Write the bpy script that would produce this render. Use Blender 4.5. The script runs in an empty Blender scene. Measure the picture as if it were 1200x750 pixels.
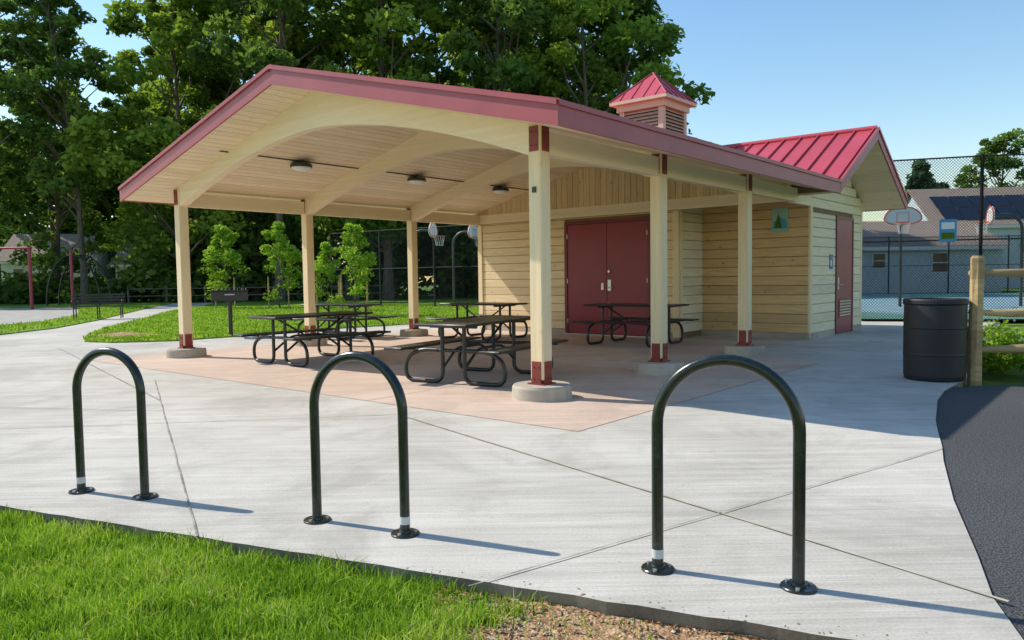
import bpy, math, random
import numpy as np
from mathutils import Matrix, Vector
rng=np.random.default_rng(7); random.seed(7)
scene=bpy.context.scene
scene.view_settings.view_transform='Standard'; scene.view_settings.look='None'; scene.view_settings.exposure=0
PHI=math.radians(40.107); X0,Y0=.311,8.117
def uvw(u,v): return (X0+u*math.cos(PHI)+v*math.sin(PHI), Y0-u*math.sin(PHI)+v*math.cos(PHI))

# ---------------------------------------------------------------- materials
class NT:
    def __init__(s,name,rough=.7,spec=.5):
        m=bpy.data.materials.new(name); m.use_nodes=True; s.m=m; s.t=m.node_tree; s.n=s.t.nodes; s.l=s.t.links
        s.b=s.n['Principled BSDF']; s.b.inputs['Roughness'].default_value=rough; s.b.inputs['Specular IOR Level'].default_value=spec
        s.tc=s.n.new('ShaderNodeTexCoord')
    def put(s,sock,val):
        if hasattr(val,'links'): s.l.new(val,sock)
        elif isinstance(val,(tuple,list)) and len(val)==3 and sock.type=='RGBA': sock.default_value=(*val,1)
        else: sock.default_value=val
    def map(s,scale=(1,1,1),rot=(0,0,0),src=None):
        k=s.n.new('ShaderNodeMapping'); k.inputs['Scale'].default_value=scale; k.inputs['Rotation'].default_value=rot
        s.l.new(src or s.tc.outputs['Object'],k.inputs['Vector']); return k.outputs[0]
    def noise(s,scale,detail=4,vec=None,rough=.55,dist=0):
        k=s.n.new('ShaderNodeTexNoise'); k.inputs['Scale'].default_value=scale; k.inputs['Detail'].default_value=detail
        k.inputs['Roughness'].default_value=rough; k.inputs['Distortion'].default_value=dist
        s.l.new(vec or s.tc.outputs['Object'],k.inputs['Vector']); return k.outputs['Fac']
    def vor(s,scale,vec=None,feat='F1',out='Distance'):
        k=s.n.new('ShaderNodeTexVoronoi'); k.feature=feat; k.inputs['Scale'].default_value=scale
        s.l.new(vec or s.tc.outputs['Object'],k.inputs['Vector']); return k.outputs[out]
    def ramp(s,fac,stops):
        k=s.n.new('ShaderNodeValToRGB'); e=k.color_ramp.elements
        while len(e)<len(stops): e.new(.5)
        for a,(p,c) in zip(e,stops):
            a.position=p; a.color=(*c,1) if isinstance(c,(tuple,list)) else (c,c,c,1)
        s.l.new(fac,k.inputs[0]); return k.outputs[0]
    def mix(s,fac,a,b,mode='MIX'):
        k=s.n.new('ShaderNodeMix'); k.data_type='RGBA'; k.blend_type=mode
        s.put(k.inputs[0],fac); s.put(k.inputs[6],a); s.put(k.inputs[7],b); return k.outputs[2]
    def math(s,op,a,b=0.0):
        k=s.n.new('ShaderNodeMath'); k.operation=op; s.put(k.inputs[0],a); s.put(k.inputs[1],b); return k.outputs[0]
    def sep(s,src=None):
        k=s.n.new('ShaderNodeSeparateXYZ'); s.l.new(src or s.tc.outputs['Object'],k.inputs[0]); return k.outputs
    def col(s,c): s.put(s.b.inputs['Base Color'],c); return s
    def bump(s,h,strength=.3,dist=.01):
        k=s.n.new('ShaderNodeBump'); k.inputs['Strength'].default_value=strength; k.inputs['Distance'].default_value=dist
        s.l.new(h,k.inputs['Height']); s.l.new(k.outputs[0],s.b.inputs['Normal']); return s

def paint(name,c,rough=.4,var=.12,bs=40,bump=.05,metal=0):
    t=NT(name,rough); n=t.noise(2.3,3)
    d=tuple(x*(1-var) for x in c); e=tuple(min(1,x*(1+var)) for x in c)
    t.col(t.ramp(n,[(.3,d),(.7,e)])); t.bump(t.noise(bs,2),bump,.004); t.b.inputs['Metallic'].default_value=metal
    return t.m
def wood(name,c,dark,period,axis,offs=0,knots=.5,grain_axis=0,var=.12,rough=.55):
    t=NT(name,rough,.35); s=t.sep()
    q=t.math('FLOOR',t.math('DIVIDE',t.math('SUBTRACT',s[axis],offs),period))
    w=t.n.new('ShaderNodeTexWhiteNoise'); w.noise_dimensions='1D'; t.l.new(q,w.inputs['W'])
    sc=[16,16,16]; sc[grain_axis]=1.1
    g=t.noise(1.6,4,t.map(tuple(sc)),.6,.6)
    base=t.ramp(g,[(.25,tuple(x*(1-var*1.4) for x in c)),(.7,tuple(min(1,x*(1+var*.6)) for x in c))])
    v=t.ramp(w.outputs[0],[(0,1-var*1.3),(1,1.0)])
    base=t.mix(1.0,base,v,'MULTIPLY')
    ks=[3.2,3.2,3.2]; ks[grain_axis]=2.0
    kd=t.vor(1.6,t.map(tuple(ks)))
    kf=t.math('MULTIPLY',t.ramp(kd,[(.06,1.0),(.15,0.0)]),knots)
    base=t.mix(kf,base,dark)
    t.col(base); t.bump(g,.12,.004); return t.m
def concrete(name,c1,c2,rot=0,broom=1.0):
    t=NT(name,.85,.3)
    big=t.noise(.5,5,None,.65,.4); fine=t.noise(75,2)
    br=t.noise(1.0,3,t.map((1.2,60,1),(0,0,rot)),.7)
    br2=t.noise(1.0,3,t.map((.5,11,1),(0,0,rot)),.65)
    f=t.mix(.36,big,br2); f=t.mix(.30*broom,f,br); f=t.mix(.18,f,fine)
    base=t.ramp(f,[(.40,c1),(.50,tuple((a+b)/2 for a,b in zip(c1,c2))),(.60,c2)])
    st=t.noise(.8,6,None,.72,1.2); base=t.mix(t.math('MULTIPLY',t.ramp(st,[(.50,0.0),(.66,1.0)]),.42),base,tuple(x*.76 for x in c1))
    sp=t.vor(7); base=t.mix(t.math('MULTIPLY',t.ramp(sp,[(.03,1.0),(.055,0.0)]),.6),base,tuple(x*.5 for x in c1))
    t.col(base); t.bump(t.mix(.3,br,fine),.4*broom+.1,.005); return t.m

M={}
M['conc']=concrete('broom_finished_concrete',(.38,.345,.29),(.66,.61,.53),math.radians(-28))
M['pink']=concrete('tinted_concrete',(.48,.35,.265),(.68,.52,.41),math.radians(-40),.5)
M['ped']=concrete('pedestal_concrete',(.35,.30,.235),(.55,.475,.38),0,.1)
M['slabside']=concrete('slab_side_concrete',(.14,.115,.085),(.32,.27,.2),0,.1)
t=NT('asphalt',.9,.25); n=t.noise(90,3); v=t.vor(120); b=t.noise(.6,3)
t.col(t.mix(.35,t.ramp(n,[(.38,(.026,.026,.027)),(.64,(.165,.165,.16))]),t.ramp(b,[(.35,(.035,.035,.036)),(.7,(.07,.07,.07))]))); t.bump(v,.7,.006); M['asph']=t.m
t=NT('joint_sealant',.8); n=t.noise(6,3); t.col(t.ramp(n,[(.35,(.38,.32,.21)),(.65,(.56,.48,.35))])); M['joint']=t.m
t=NT('sawn_joint_groove',.9); n=t.noise(5,4); t.col(t.ramp(n,[(.38,(.18,.165,.14)),(.6,(.42,.39,.34))])); M['groove']=t.m
def grassground(name,a,b,c):
    t=NT(name,.9,.2); n=t.noise(1.3,4,None,.65); f=t.noise(45,3); k=t.noise(.12,2)
    x=t.mix(.45,n,f); x=t.mix(.3,x,k)
    t.col(t.ramp(x,[(.36,a),(.5,b),(.62,c)])); t.bump(f,.8,.02); return t.m
M['lawn']=grassground('lawn_turf',(.08,.14,.018),(.16,.28,.025),(.27,.39,.05))
M['ground']=grassground('ground_turf',(.06,.10,.015),(.11,.19,.025),(.18,.26,.04))
t=NT('dirt',.95,.2); n=t.noise(14,6,None,.7); f=t.noise(110,2); v=t.vor(60)
t.col(t.ramp(t.mix(.5,n,f),[(.38,(.19,.10,.05)),(.5,(.42,.25,.13)),(.61,(.62,.43,.26))])); t.bump(t.mix(.5,v,n),.9,.02); M['dirt']=t.m
def blade(name,cols,tl=.35):
    t=NT(name); a=t.n.new('ShaderNodeAttribute'); a.attribute_name='tone'
    c=t.ramp(a.outputs['Fac'],[(i/(len(cols)-1),k) for i,k in enumerate(cols)])
    df=t.n.new('ShaderNodeBsdfDiffuse'); t.l.new(c,df.inputs[0])
    tr=t.n.new('ShaderNodeBsdfTranslucent'); t.l.new(t.mix(1.0,c,(1.0,1.0,.6),'MULTIPLY'),tr.inputs[0])
    ms=t.n.new('ShaderNodeMixShader'); ms.inputs[0].default_value=tl
    t.l.new(df.outputs[0],ms.inputs[1]); t.l.new(tr.outputs[0],ms.inputs[2]); t.l.new(ms.outputs[0],t.n['Material Output'].inputs[0]); t.n.remove(t.b); return t.m
M['blade']=blade('grass_blades',[(.12,.23,.02),(.26,.43,.035),(.42,.59,.06),(.60,.62,.22)],.4)
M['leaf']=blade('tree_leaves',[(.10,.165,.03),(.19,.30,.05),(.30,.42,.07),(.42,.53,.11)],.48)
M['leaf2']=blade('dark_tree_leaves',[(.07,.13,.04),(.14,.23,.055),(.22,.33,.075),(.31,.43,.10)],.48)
M['leafy']=blade('bright_sapling_leaves',[(.17,.28,.03),(.28,.44,.05),(.39,.56,.08),(.46,.61,.14)],.45)
M['conifer']=blade('conifer_needles',[(.04,.08,.05),(.07,.13,.075),(.11,.18,.10),(.14,.21,.11)])
t=NT('bark',.9,.2); n=t.noise(2,4,t.map((9,9,1.2)),.7); t.col(t.ramp(n,[(.35,(.06,.048,.036)),(.65,(.22,.18,.14))])); t.bump(n,.8,.03); M['bark']=t.m
M['sidH']=wood('cream_siding',(.88,.69,.42),(.48,.27,.10),.19,2,.12,.5,0)
M['sidE']=wood('cream_end_siding',(.88,.75,.52),(.50,.30,.13),.19,2,.12,.45,1)
M['sidR']=wood('natural_pine_siding',(.78,.51,.24),(.36,.16,.05),.19,2,.12,.7,0,.18)
M['sidV']=wood('vertical_board_siding',(.86,.64,.35),(.42,.22,.08),.15,0,0,.6,2,.17)
M['soff']=wood('soffit_boards',(.93,.76,.52),(.62,.38,.18),.14,0,0,.45,1,.10)
M['soffW']=wood('wing_soffit_boards',(.93,.76,.52),(.62,.38,.18),.14,1,0,.45,0,.10)
M['beam']=wood('cream_glulam',(.91,.76,.52),(.60,.40,.2),.045,2,0,.15,0,.05)
M['beamY']=wood('cream_long_beam',(.91,.76,.52),(.60,.40,.2),.045,2,0,.15,1,.05)
M['post']=wood('cream_post',(.89,.71,.44),(.55,.33,.13),.05,0,0,.25,2,.07)
M['groovewood']=paint('board_gap_backing',(.24,.15,.08),.9)
def redroof():
    t=NT('red_metal_roof',.38,.5); n=t.noise(.8,4); f=t.noise(25,2)
    t.col(t.ramp(n,[(.3,(.44,.05,.065)),(.7,(.54,.07,.09))])); t.bump(f,.03,.003); return t.m
M['red']=redroof()
M['fascia']=paint('maroon_fascia_metal',(.38,.07,.08),.42,.1,30,.02)
M['bracket']=paint('oxide_red_steel',(.24,.035,.022),.5,.25)
M['door']=paint('maroon_door_paint',(.25,.018,.04),.38,.08,30,.03)
M['doorf']=paint('maroon_frame_paint',(.17,.014,.026),.4)
M['steel']=paint('brushed_steel',(.55,.55,.53),.35,.1,metal=.8)
M['cup']=paint('cupola_trim',(.72,.48,.36),.6,.1)
M['cupl']=paint('cupola_louver',(.55,.34,.25),.6,.15)
t=NT('black_green_gloss_paint',.22,.6); n=t.noise(30,4); t.col(t.ramp(n,[(.3,(.008,.013,.010)),(.62,(.016,.023,.018)),(.8,(.06,.06,.05))])); t.bump(t.noise(160,2),.08,.002)
t.l.new(t.ramp(t.noise(12,3),[(.3,.14),(.7,.36)]),t.b.inputs['Roughness']); M['rack']=t.m
M['blk']=paint('black_powder_coat',(.022,.024,.023),.35,.3)
M['pole']=paint('dark_painted_pole',(.05,.055,.05),.4,.3)
M['fpost']=paint('black_vinyl_fence_post',(.02,.022,.022),.75,.2)
t=NT('perforated_table_coating',.4,.5); v=t.vor(34); t.col(t.ramp(v,[(.28,(.006,.006,.006)),(.42,(.05,.056,.052))])); t.bump(v,.6,.006); M['perf']=t.m
M['barrel']=paint('black_plastic_barrel',(.014,.015,.018),.5,.3,12,.15)
M['rail']=wood('weathered_rail_wood',(.60,.42,.20),(.22,.12,.05),.3,2,0,.4,0,.25,.85)
M['white']=paint('white_paint',(.75,.75,.73),.5,.05)
M['label']=paint('white_sticker',(.6,.6,.58),.5,.2)
M['blue']=paint('blue_sign',(.02,.10,.28),.4)
M['bsign']=paint('light_blue_banner',(.05,.28,.50),.5)
M['signw']=paint('sign_pale_green',(.28,.45,.38),.5)
M['redp']=paint('red_play_paint',(.32,.03,.06),.4)
M['orange']=paint('orange_rim',(.6,.10,.02),.4)
M['court']=paint('court_green',(.14,.30,.22),.8,.12)
M['courtb']=paint('court_blue',(.20,.33,.37),.8,.12)
M['rub']=paint('playground_surface',(.38,.35,.31),.9,.2)
def siding(name,c):
    t=NT(name,.6); s=t.sep(); w=t.math('FRACT',t.math('DIVIDE',s[2],.18)); n=t.noise(1.2,4)
    t.col(t.mix(t.math('MULTIPLY',t.ramp(w,[(0,1.0),(.12,0.0)]),.35),t.ramp(n,[(.3,tuple(x*.92 for x in c)),(.7,c)]),tuple(x*.4 for x in c))); t.bump(w,.5,.02); return t.m
M['hs1']=siding('blue_gray_lap_siding',(.62,.69,.75)); M['hs2']=siding('pale_blue_lap_siding',(.62,.71,.80)); M['hs3']=siding('white_lap_siding',(.76,.77,.76))
t=NT('asphalt_shingles',.9,.2); b=t.n.new('ShaderNodeTexBrick'); b.inputs['Scale'].default_value=3; b.inputs['Color1'].default_value=(.30,.23,.18,1); b.inputs['Color2'].default_value=(.40,.32,.26,1); b.inputs['Mortar'].default_value=(.17,.13,.10,1)
t.l.new(t.tc.outputs['Object'],b.inputs['Vector']); t.col(b.outputs[0]); M['shing']=t.m
M['solar']=paint('solar_panel',(.012,.015,.03),.25,.2)
M['glass']=paint('window_glass',(.03,.04,.05),.08,.3)
t=NT('lamp_lens',.5); t.col((.85,.86,.84)); M['lens']=t.m
def chain(name,w_):
    t=NT(name,.5); s=t.sep(); P_=.075
    a=t.math('FRACT',t.math('DIVIDE',t.math('ADD',s[0],s[2]),P_)); b=t.math('FRACT',t.math('DIVIDE',t.math('SUBTRACT',s[0],s[2]),P_))
    f=t.math('MAXIMUM',t.math('LESS_THAN',a,w_),t.math('LESS_THAN',b,w_))
    df=t.n.new('ShaderNodeBsdfDiffuse'); df.inputs[0].default_value=(.02,.022,.022,1); tp_=t.n.new('ShaderNodeBsdfTransparent'); ms=t.n.new('ShaderNodeMixShader')
    t.l.new(f,ms.inputs[0]); t.l.new(tp_.outputs[0],ms.inputs[1]); t.l.new(df.outputs[0],ms.inputs[2]); t.l.new(ms.outputs[0],t.n['Material Output'].inputs[0]); t.n.remove(t.b); return t.m
M['chain']=chain('chain_link_mesh',.17)

# ---------------------------------------------------------------- mesh builder
class MB:
    def __init__(s): s.v=[];s.f=[];s.m=[];s.s=[];s.mats=[]
    def mi(s,k):
        if k not in s.mats: s.mats.append(k)
        return s.mats.index(k)
    def add(s,vs,fs,k,smooth=False):
        o=len(s.v); s.v+= [tuple(p) for p in vs]; i=s.mi(k)
        for f in fs: s.f.append([o+j for j in f]); s.m.append(i); s.s.append(smooth)
    def box(s,x0,y0,z0,x1,y1,z1,k):
        s.add([(x0,y0,z0),(x1,y0,z0),(x1,y1,z0),(x0,y1,z0),(x0,y0,z1),(x1,y0,z1),(x1,y1,z1),(x0,y1,z1)],
              [(0,3,2,1),(4,5,6,7),(0,1,5,4),(1,2,6,5),(2,3,7,6),(3,0,4,7)],k)
    def bbox(s,x0,y0,z0,x1,y1,z1,k,b=.01):
        def ring(i,z): return [(x0+i,y0,z),(x1-i,y0,z),(x1,y0+i,z),(x1,y1-i,z),(x1-i,y1,z),(x0+i,y1,z),(x0,y1-i,z),(x0,y0+i,z)]
        def inr(z): return [(x0+b,y0+b,z),(x1-b,y0+b,z),(x1-b,y0+b,z),(x1-b,y1-b,z),(x1-b,y1-b,z),(x0+b,y1-b,z),(x0+b,y1-b,z),(x0+b,y0+b,z)]
        vs=inr(z0)+ring(b,z0+b)+ring(b,z1-b)+inr(z1); fs=[]
        for r in range(3):
            for i in range(8):
                j=(i+1)%8; fs.append((r*8+i,r*8+j,(r+1)*8+j,(r+1)*8+i))
        fs.append((0,6,4,2)[::1]); fs.append((24,26,28,30)); s.add(vs,fs,k)
    def prism(s,pts,vec,k):
        n=len(pts); a=[tuple(p) for p in pts]; b=[(p[0]+vec[0],p[1]+vec[1],p[2]+vec[2]) for p in pts]
        s.add(a+b,[tuple(range(n))[::-1],tuple(range(n,2*n))]+[(i,(i+1)%n,n+(i+1)%n,n+i) for i in range(n)],k)
    def tube(s,pts,r,k,n=10,cap=True):
        P=[Vector(p) for p in pts]; m=len(P); R=r if hasattr(r,'__len__') else [r]*m
        T=[(P[min(i+1,m-1)]-P[max(i-1,0)]).normalized() for i in range(m)]
        up=Vector((0,0,1)) if abs(T[0].z)<.9 else Vector((1,0,0)); N=T[0].cross(up).normalized(); vs=[]
        for i in range(m):
            if i: N=(N-T[i]*N.dot(T[i])).normalized()
            B=T[i].cross(N)
            for j in range(n):
                a=2*math.pi*j/n; vs.append(P[i]+(N*math.cos(a)+B*math.sin(a))*R[i])
        fs=[(i*n+j,i*n+(j+1)%n,(i+1)*n+(j+1)%n,(i+1)*n+j) for i in range(m-1) for j in range(n)]
        s.add(vs,fs,k,True)
        if cap: s.add(vs[:n],[tuple(range(n))[::-1]],k); s.add(vs[-n:],[tuple(range(n))],k)
    def lathe(s,prof,k,n=32,c=(0,0),smooth=True):
        vs=[(c[0]+r*math.cos(2*math.pi*j/n),c[1]+r*math.sin(2*math.pi*j/n),z) for r,z in prof for j in range(n)]
        for i in range(len(prof)-1):
            s.add(vs[i*n:(i+2)*n],[(j,(j+1)%n,n+(j+1)%n,n+j) for j in range(n)],k,smooth and abs(prof[i][0]-prof[i+1][0])<1.2*abs(prof[i][1]-prof[i+1][1]))
    def obj(s,name,parent=None,loc=(0,0,0),rz=0):
        me=bpy.data.meshes.new(name); me.from_pydata(s.v,[],s.f)
        for k in s.mats: me.materials.append(M[k])
        me.polygons.foreach_set('material_index',s.m); me.polygons.foreach_set('use_smooth',s.s); me.update()
        o=bpy.data.objects.new(name,me); scene.collection.objects.link(o); o.location=loc; o.rotation_euler=(0,0,rz)
        if parent: o.parent=parent
        return o
def inst(o,name,loc,rz=0,sc=1,scz=None):
    q=bpy.data.objects.new(name,o.data); scene.collection.objects.link(q); q.location=loc; q.rotation_euler=(0,0,rz); q.scale=(sc,sc,scz or sc); return q
def empty(name,loc=(0,0,0),rz=0):
    e=bpy.data.objects.new(name,None); scene.collection.objects.link(e); e.location=loc; e.rotation_euler=(0,0,rz); return e
def sheet(name,pts,z,k,th=0,side=None):
    b=MB()
    if th:
        n=len(pts); b.add([(x,y,z) for x,y in pts],[tuple(range(n))],k)
        b.add([(x,y,z) for x,y in pts]+[(x,y,z-th) for x,y in pts],[(i,n+i,n+(i+1)%n,(i+1)%n) for i in range(n)],side or k)
    else: b.add([(x,y,z) for x,y in pts],[tuple(range(len(pts)))],k)
    return b.obj(name)

# ---------------------------------------------------------------- ground
S=300
sheet('ground',[(-S,-S),(S,-S),(S,S),(-S,S)],-.09,'ground')
front=lambda x:4.41+.4228*(-3.04-x)
fe=[]; x=-20
while x<1.65:
    fe.append((x,front(x)+rng.normal(0,.006))); x+=.12 if x>-4 else 1.0
plaza=fe+[(1.72,2.4),(1.9,2.95),(2.12,3.41),(2.5,4.25),(2.95,5.14),(3.2,5.6),(3.45,6.1),(3.7,6.58),(3.99,7.08),(4.3,7.62),(4.7,8.2),(5.3,8.9),(6.6,10.5),(8.6,14),(10.6,17),(12.3,19.2),(9.4,20.1),(9,24),(2,26),(2,46),(-18,47),(-21,47),(-24,24)]
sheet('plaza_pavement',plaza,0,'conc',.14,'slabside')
sheet('asphalt_path',[(1.75,2.3),(1.6,-6),(25,-6),(25,8.55),(9,8.62),(5.6,8.66),(4.6,8.4),(3.2,6.5),(2.2,4.8)],-.012,'asph',.1)
rect=[uvw(*p) for p in ((-8.75,-1.25),(1.35,-1.25),(1.35,5.0),(-.2,5.4),(-.2,7.55),(-8.75,7.55))]
sheet('tinted_slab',rect,.004,'pink')
def strip(b,p,q,w,k,z=.008):
    dx,dy=q[0]-p[0],q[1]-p[1]; L=math.hypot(dx,dy); n=max(2,int(L/.25)); nx,ny=-dy/L,dx/L; vs=[]
    for i in range(n+1):
        t_=i/n; j=rng.normal(0,.0025); ww=w/2*rng.uniform(.75,1.2)
        x,y=p[0]+dx*t_+nx*j,p[1]+dy*t_+ny*j; vs+=[(x+nx*ww,y+ny*ww,z),(x-nx*ww,y-ny*ww,z)]
    b.add(vs,[(2*i,2*i+1,2*i+3,2*i+2) for i in range(n)],k)
b=MB()
strip(b,(-1.1,7.2),(1.93,2.9),.016,'joint'); strip(b,(-.2,3.12),(3.15,5.5),.009,'groove')
strip(b,(-4.8,10.1),(-1.62,3.8),.011,'groove'); strip(b,(-7.5,6.4),(-1.13,7.22),.012,'joint')
strip(b,(-7.4,12.6),(-13,9.5),.012,'groove'); strip(b,(-3.55,7.6),(-8.8,8.6),.010,'groove'); strip(b,(1.1,7.6),(4.55,7.95),.010,'groove')
strip(b,(-3.9,8.3),(-9.2,15.3),.012,'groove'); strip(b,uvw(1.35,3),uvw(3.2,3),.012,'groove')
for u in (-6.4,-3.9,-1.4): strip(b,uvw(u,-1.25),uvw(u,7.5),.01,'groove')
for v in (2.56,5.34): strip(b,uvw(-8.75,v),uvw(1.3,v),.01,'groove',.0085)
b.obj('plaza_control_joints')
island=[(-10.1,17.8),(-9.5,16.8),(-8.7,16.4),(-7.5,16.65),(-6.1,18.1),(-4.55,20.2),(-2.5,22),(-.65,23.3),(0,46),(-18,46),(-16.8,41.4),(-15,33),(-13.5,28.2),(-12.3,24),(-11.5,21.3),(-10.7,19.2)]
sheet('lawn_island',island,.03,'lawn',.1)
wedge=[(-13.2,19.4),(-13.3,22),(-14.4,26.2),(-16,31),(-18.1,37.4),(-21,47),(-60,47),(-60,41),(-24,41),(-22,38.5),(-17.5,30.5),(-16,25.5),(-16.2,22.5),(-40,22.5),(-40,19)]
sheet('lawn_verge',wedge,.03,'lawn',.1)
sheet('playground_surface',[(-16.2,22.4),(-16,25.5),(-17.5,30.5),(-22,38.5),(-24,41),(-60,41),(-60,22.4)],.012,'rub')
LF=[(-9,front(-9)),(-.10,front(-.10)),(-.13,3.0),(-.05,2.0),(0,-3),(-9,-3)]
sheet('front_lawn',[(x,y-.003) for x,y in LF],-.06,'lawn')
b=MB(); nx,ny=90,70; xs=np.linspace(-.35,2.0,nx); ys=np.linspace(1.6,3.4,ny); vs=[]
for yy in ys:
    for xx in xs:
        y2=min(yy,front(xx)-.004)
        e=math.sin(xx*9+yy*4)*.004+rng.normal(0,.004); vs.append((xx,y2,-.055+e))
b.add(vs,[(j*nx+i,j*nx+i+1,(j+1)*nx+i+1,(j+1)*nx+i) for j in range(ny-1) for i in range(nx-1)],'dirt',True)
for q_ in range(3700):
    if q_<3650:
        xx=rng.uniform(-.3,1.9); yy=rng.uniform(1.9,3.3); z=-.052
        if yy>front(xx)-.01: continue
    else:
        xx=rng.uniform(-.5,1.6); yy=front(xx)+abs(rng.normal(0,.04))+.01; z=.001
    a=rng.uniform(0,6.3); L=abs(rng.normal(.008,.008))+.004; w=rng.uniform(.002,.006); h=rng.uniform(.002,.007)
    if z>0: L*=.4; h*=.4; w*=.6
    c,s_=math.cos(a),math.sin(a)
    p=[(xx+L*c-w*s_,yy+L*s_+w*c,z),(xx-L*c-w*s_,yy-L*s_+w*c,z+h*.4),(xx-L*c+w*s_,yy-L*s_-w*c,z+h),(xx+L*c+w*s_,yy+L*s_-w*c,z+h*.7),(xx,yy,z+h*1.5)]
    b.add(p,[(0,1,4),(1,2,4),(2,3,4),(3,0,4)],'dirt' if rng.uniform()<.8 else 'joint')
b.obj('dirt_patch')
sheet('sports_court',[(9.2,20.6),(13.5,19.6),(45,19),(60,44),(-6,44),(1,27),(8.6,24.5)],.012,'court')
sheet('court_playing_area',[(12,23),(36,23),(42,38),(8,38)],.018,'courtb')
b=MB()
for p,q in (((12.5,24),(35,24)),((9.5,37),(40,37)),((20,24),(18,37)),((28,24),(30,37)),((12.5,24),(9.5,37)),((13,30),(38,30))): strip(b,p,q,.08,'white',.024)
b.obj('court_lines')

# ---------------------------------------------------------------- foliage arrays
def mesh_from(name,V,F,mats,midx=None,tone=None,smooth=None):
    me=bpy.data.meshes.new(name); me.from_pydata(V.tolist() if hasattr(V,'tolist') else V,[],F)
    for k in mats: me.materials.append(M[k])
    if midx is not None: me.polygons.foreach_set('material_index',midx)
    if smooth is not None: me.polygons.foreach_set('use_smooth',smooth)
    if tone is not None:
        a=me.attributes.new('tone','FLOAT','POINT'); a.data.foreach_set('value',np.asarray(tone,dtype=np.float32))
    me.update(); return me
def leaves(C,size,up=.35,asp=.6):
    n=len(C); N=rng.normal(size=(n,3)); N[:,2]=np.abs(N[:,2])+up; N/=np.linalg.norm(N,axis=1)[:,None]
    A=rng.normal(size=(n,3)); A-=N*(A*N).sum(1)[:,None]; A/=np.linalg.norm(A,axis=1)[:,None]; B=np.cross(N,A)
    s=(size*rng.uniform(.6,1.4,n))[:,None]
    V=np.stack([C-A*s,C-B*s*asp+N*s*.15,C+A*s,C+B*s*asp+N*s*.15],1).reshape(-1,3)
    F=np.arange(4*n).reshape(-1,4).tolist(); return V,F
def make_tree(name,h,cr,base,ncl,nleaf,ls,leafmat='leaf',seed=1,conic=False,trunk_r=.28,clr=(.9,1.9)):
    r=np.random.default_rng(seed); b=MB()
    bx,by=r.normal(0,.5,2)*h/22
    tp=[(bx*(k/8)**2+r.normal(0,.05),by*(k/8)**2+r.normal(0,.05),h*.9*k/8) for k in range(9)]
    b.tube(tp,[trunk_r*(1.35 if k==0 else 1)*(1-.85*k/8) for k in range(9)],'bark',8)
    cen=[];rad=[]
    for i in range(ncl):
        tt=r.uniform(0,1)**.9; z=base+(h-base)*tt
        if conic: rr=cr*(1-tt)**.8+.1
        else: rr=cr*max(.12,math.sin(math.pi*min(1,.12+tt*.86)))**.6
        a=r.uniform(0,6.283); q=rr*math.sqrt(r.uniform(.08,1))
        q*=1+.25*math.sin(3*a+seed)
        c=np.array([bx*tt+q*math.cos(a),by*tt+q*math.sin(a),z+ r.normal(0,.3)]); cen.append(c); rad.append(r.uniform(*clr)*(1-.35*tt))
        if i%2==0 and not conic:
            z0=max(base*.6,z-q*.8-1); k0=min(8,z0/(h*.9)*8); x0=bx*(k0/8)**2; y0=by*(k0/8)**2
            mid=(x0*.5+c[0]*.5+r.normal(0,.3)*cr/5,y0*.5+c[1]*.5+r.normal(0,.3)*cr/5,(z0+c[2])/2-.04*cr)
            b.tube([(x0,y0,z0),mid,tuple(c)],[trunk_r*.32,trunk_r*.2,.02*cr/5],'bark',5,False)
    cen=np.array(cen);rad=np.array(rad)
    idx=r.integers(0,ncl,nleaf); d=r.normal(size=(nleaf,3)); d/=np.linalg.norm(d,axis=1)[:,None]
    d*= (r.uniform(.15,1.25,nleaf)**.7)[:,None]; d[:,2]*=.6
    C=cen[idx]+d*rad[idx][:,None]; C[:,2]-= (np.hypot(d[:,0],d[:,1])**2)*rad[idx]*.25
    V,F=leaves(C,ls)
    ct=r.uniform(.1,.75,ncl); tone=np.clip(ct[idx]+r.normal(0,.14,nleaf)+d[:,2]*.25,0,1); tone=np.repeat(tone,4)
    nb=len(b.v); VV=np.vstack([np.array(b.v),V]); FF=b.f+[[j+nb for j in f] for f in F]
    mi=[0]*len(b.f)+[1]*len(F); sm=b.s+[False]*len(F)
    me=mesh_from(name,VV,FF,['bark',leafmat],mi,np.concatenate([np.full(nb,.5),tone]),sm)
    o=bpy.data.objects.new(name,me); scene.collection.objects.link(o); return o
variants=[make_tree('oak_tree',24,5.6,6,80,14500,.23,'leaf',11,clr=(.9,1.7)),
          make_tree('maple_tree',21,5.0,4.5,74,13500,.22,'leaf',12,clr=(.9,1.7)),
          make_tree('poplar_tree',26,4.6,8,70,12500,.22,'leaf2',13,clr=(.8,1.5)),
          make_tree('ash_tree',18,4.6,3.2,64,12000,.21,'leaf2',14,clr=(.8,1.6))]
vn=['oak_tree','maple_tree','poplar_tree','ash_tree']
place=[(-37,50,2,1.0),(-34,57,3,.85),(-27.5,49,2,.80),(-25,57,0,.80),(-22,51,1,1.02),(-18.5,55,0,1.05),(-15,49,2,1.05),(-11.5,54,0,1.08),(-8,49,1,1.12),(-5,56,0,1.1),(-1.5,50,2,1.0),(1.5,55,0,1.05),(5,50,1,1.04),(8.2,53,3,1.12),(-30,64,1,.9),(-43,56,1,1.0),(-20,63,2,1.1),(-13,64,1,1.15),(-3,63,0,1.0),(4,62,2,.95),(-48,50,0,1.0),(-41,68,2,.95)]
used=[False]*4
for (x,y,k,s_) in place:
    rz=random.uniform(0,6.28)
    if not used[k]:
        o=variants[k]; o.location=(x,y,-.1); o.scale=(s_,s_,s_); o.rotation_euler=(0,0,rz); used[k]=True
    else: inst(variants[k],vn[k],(x,y,-.1),rz,s_)
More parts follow.
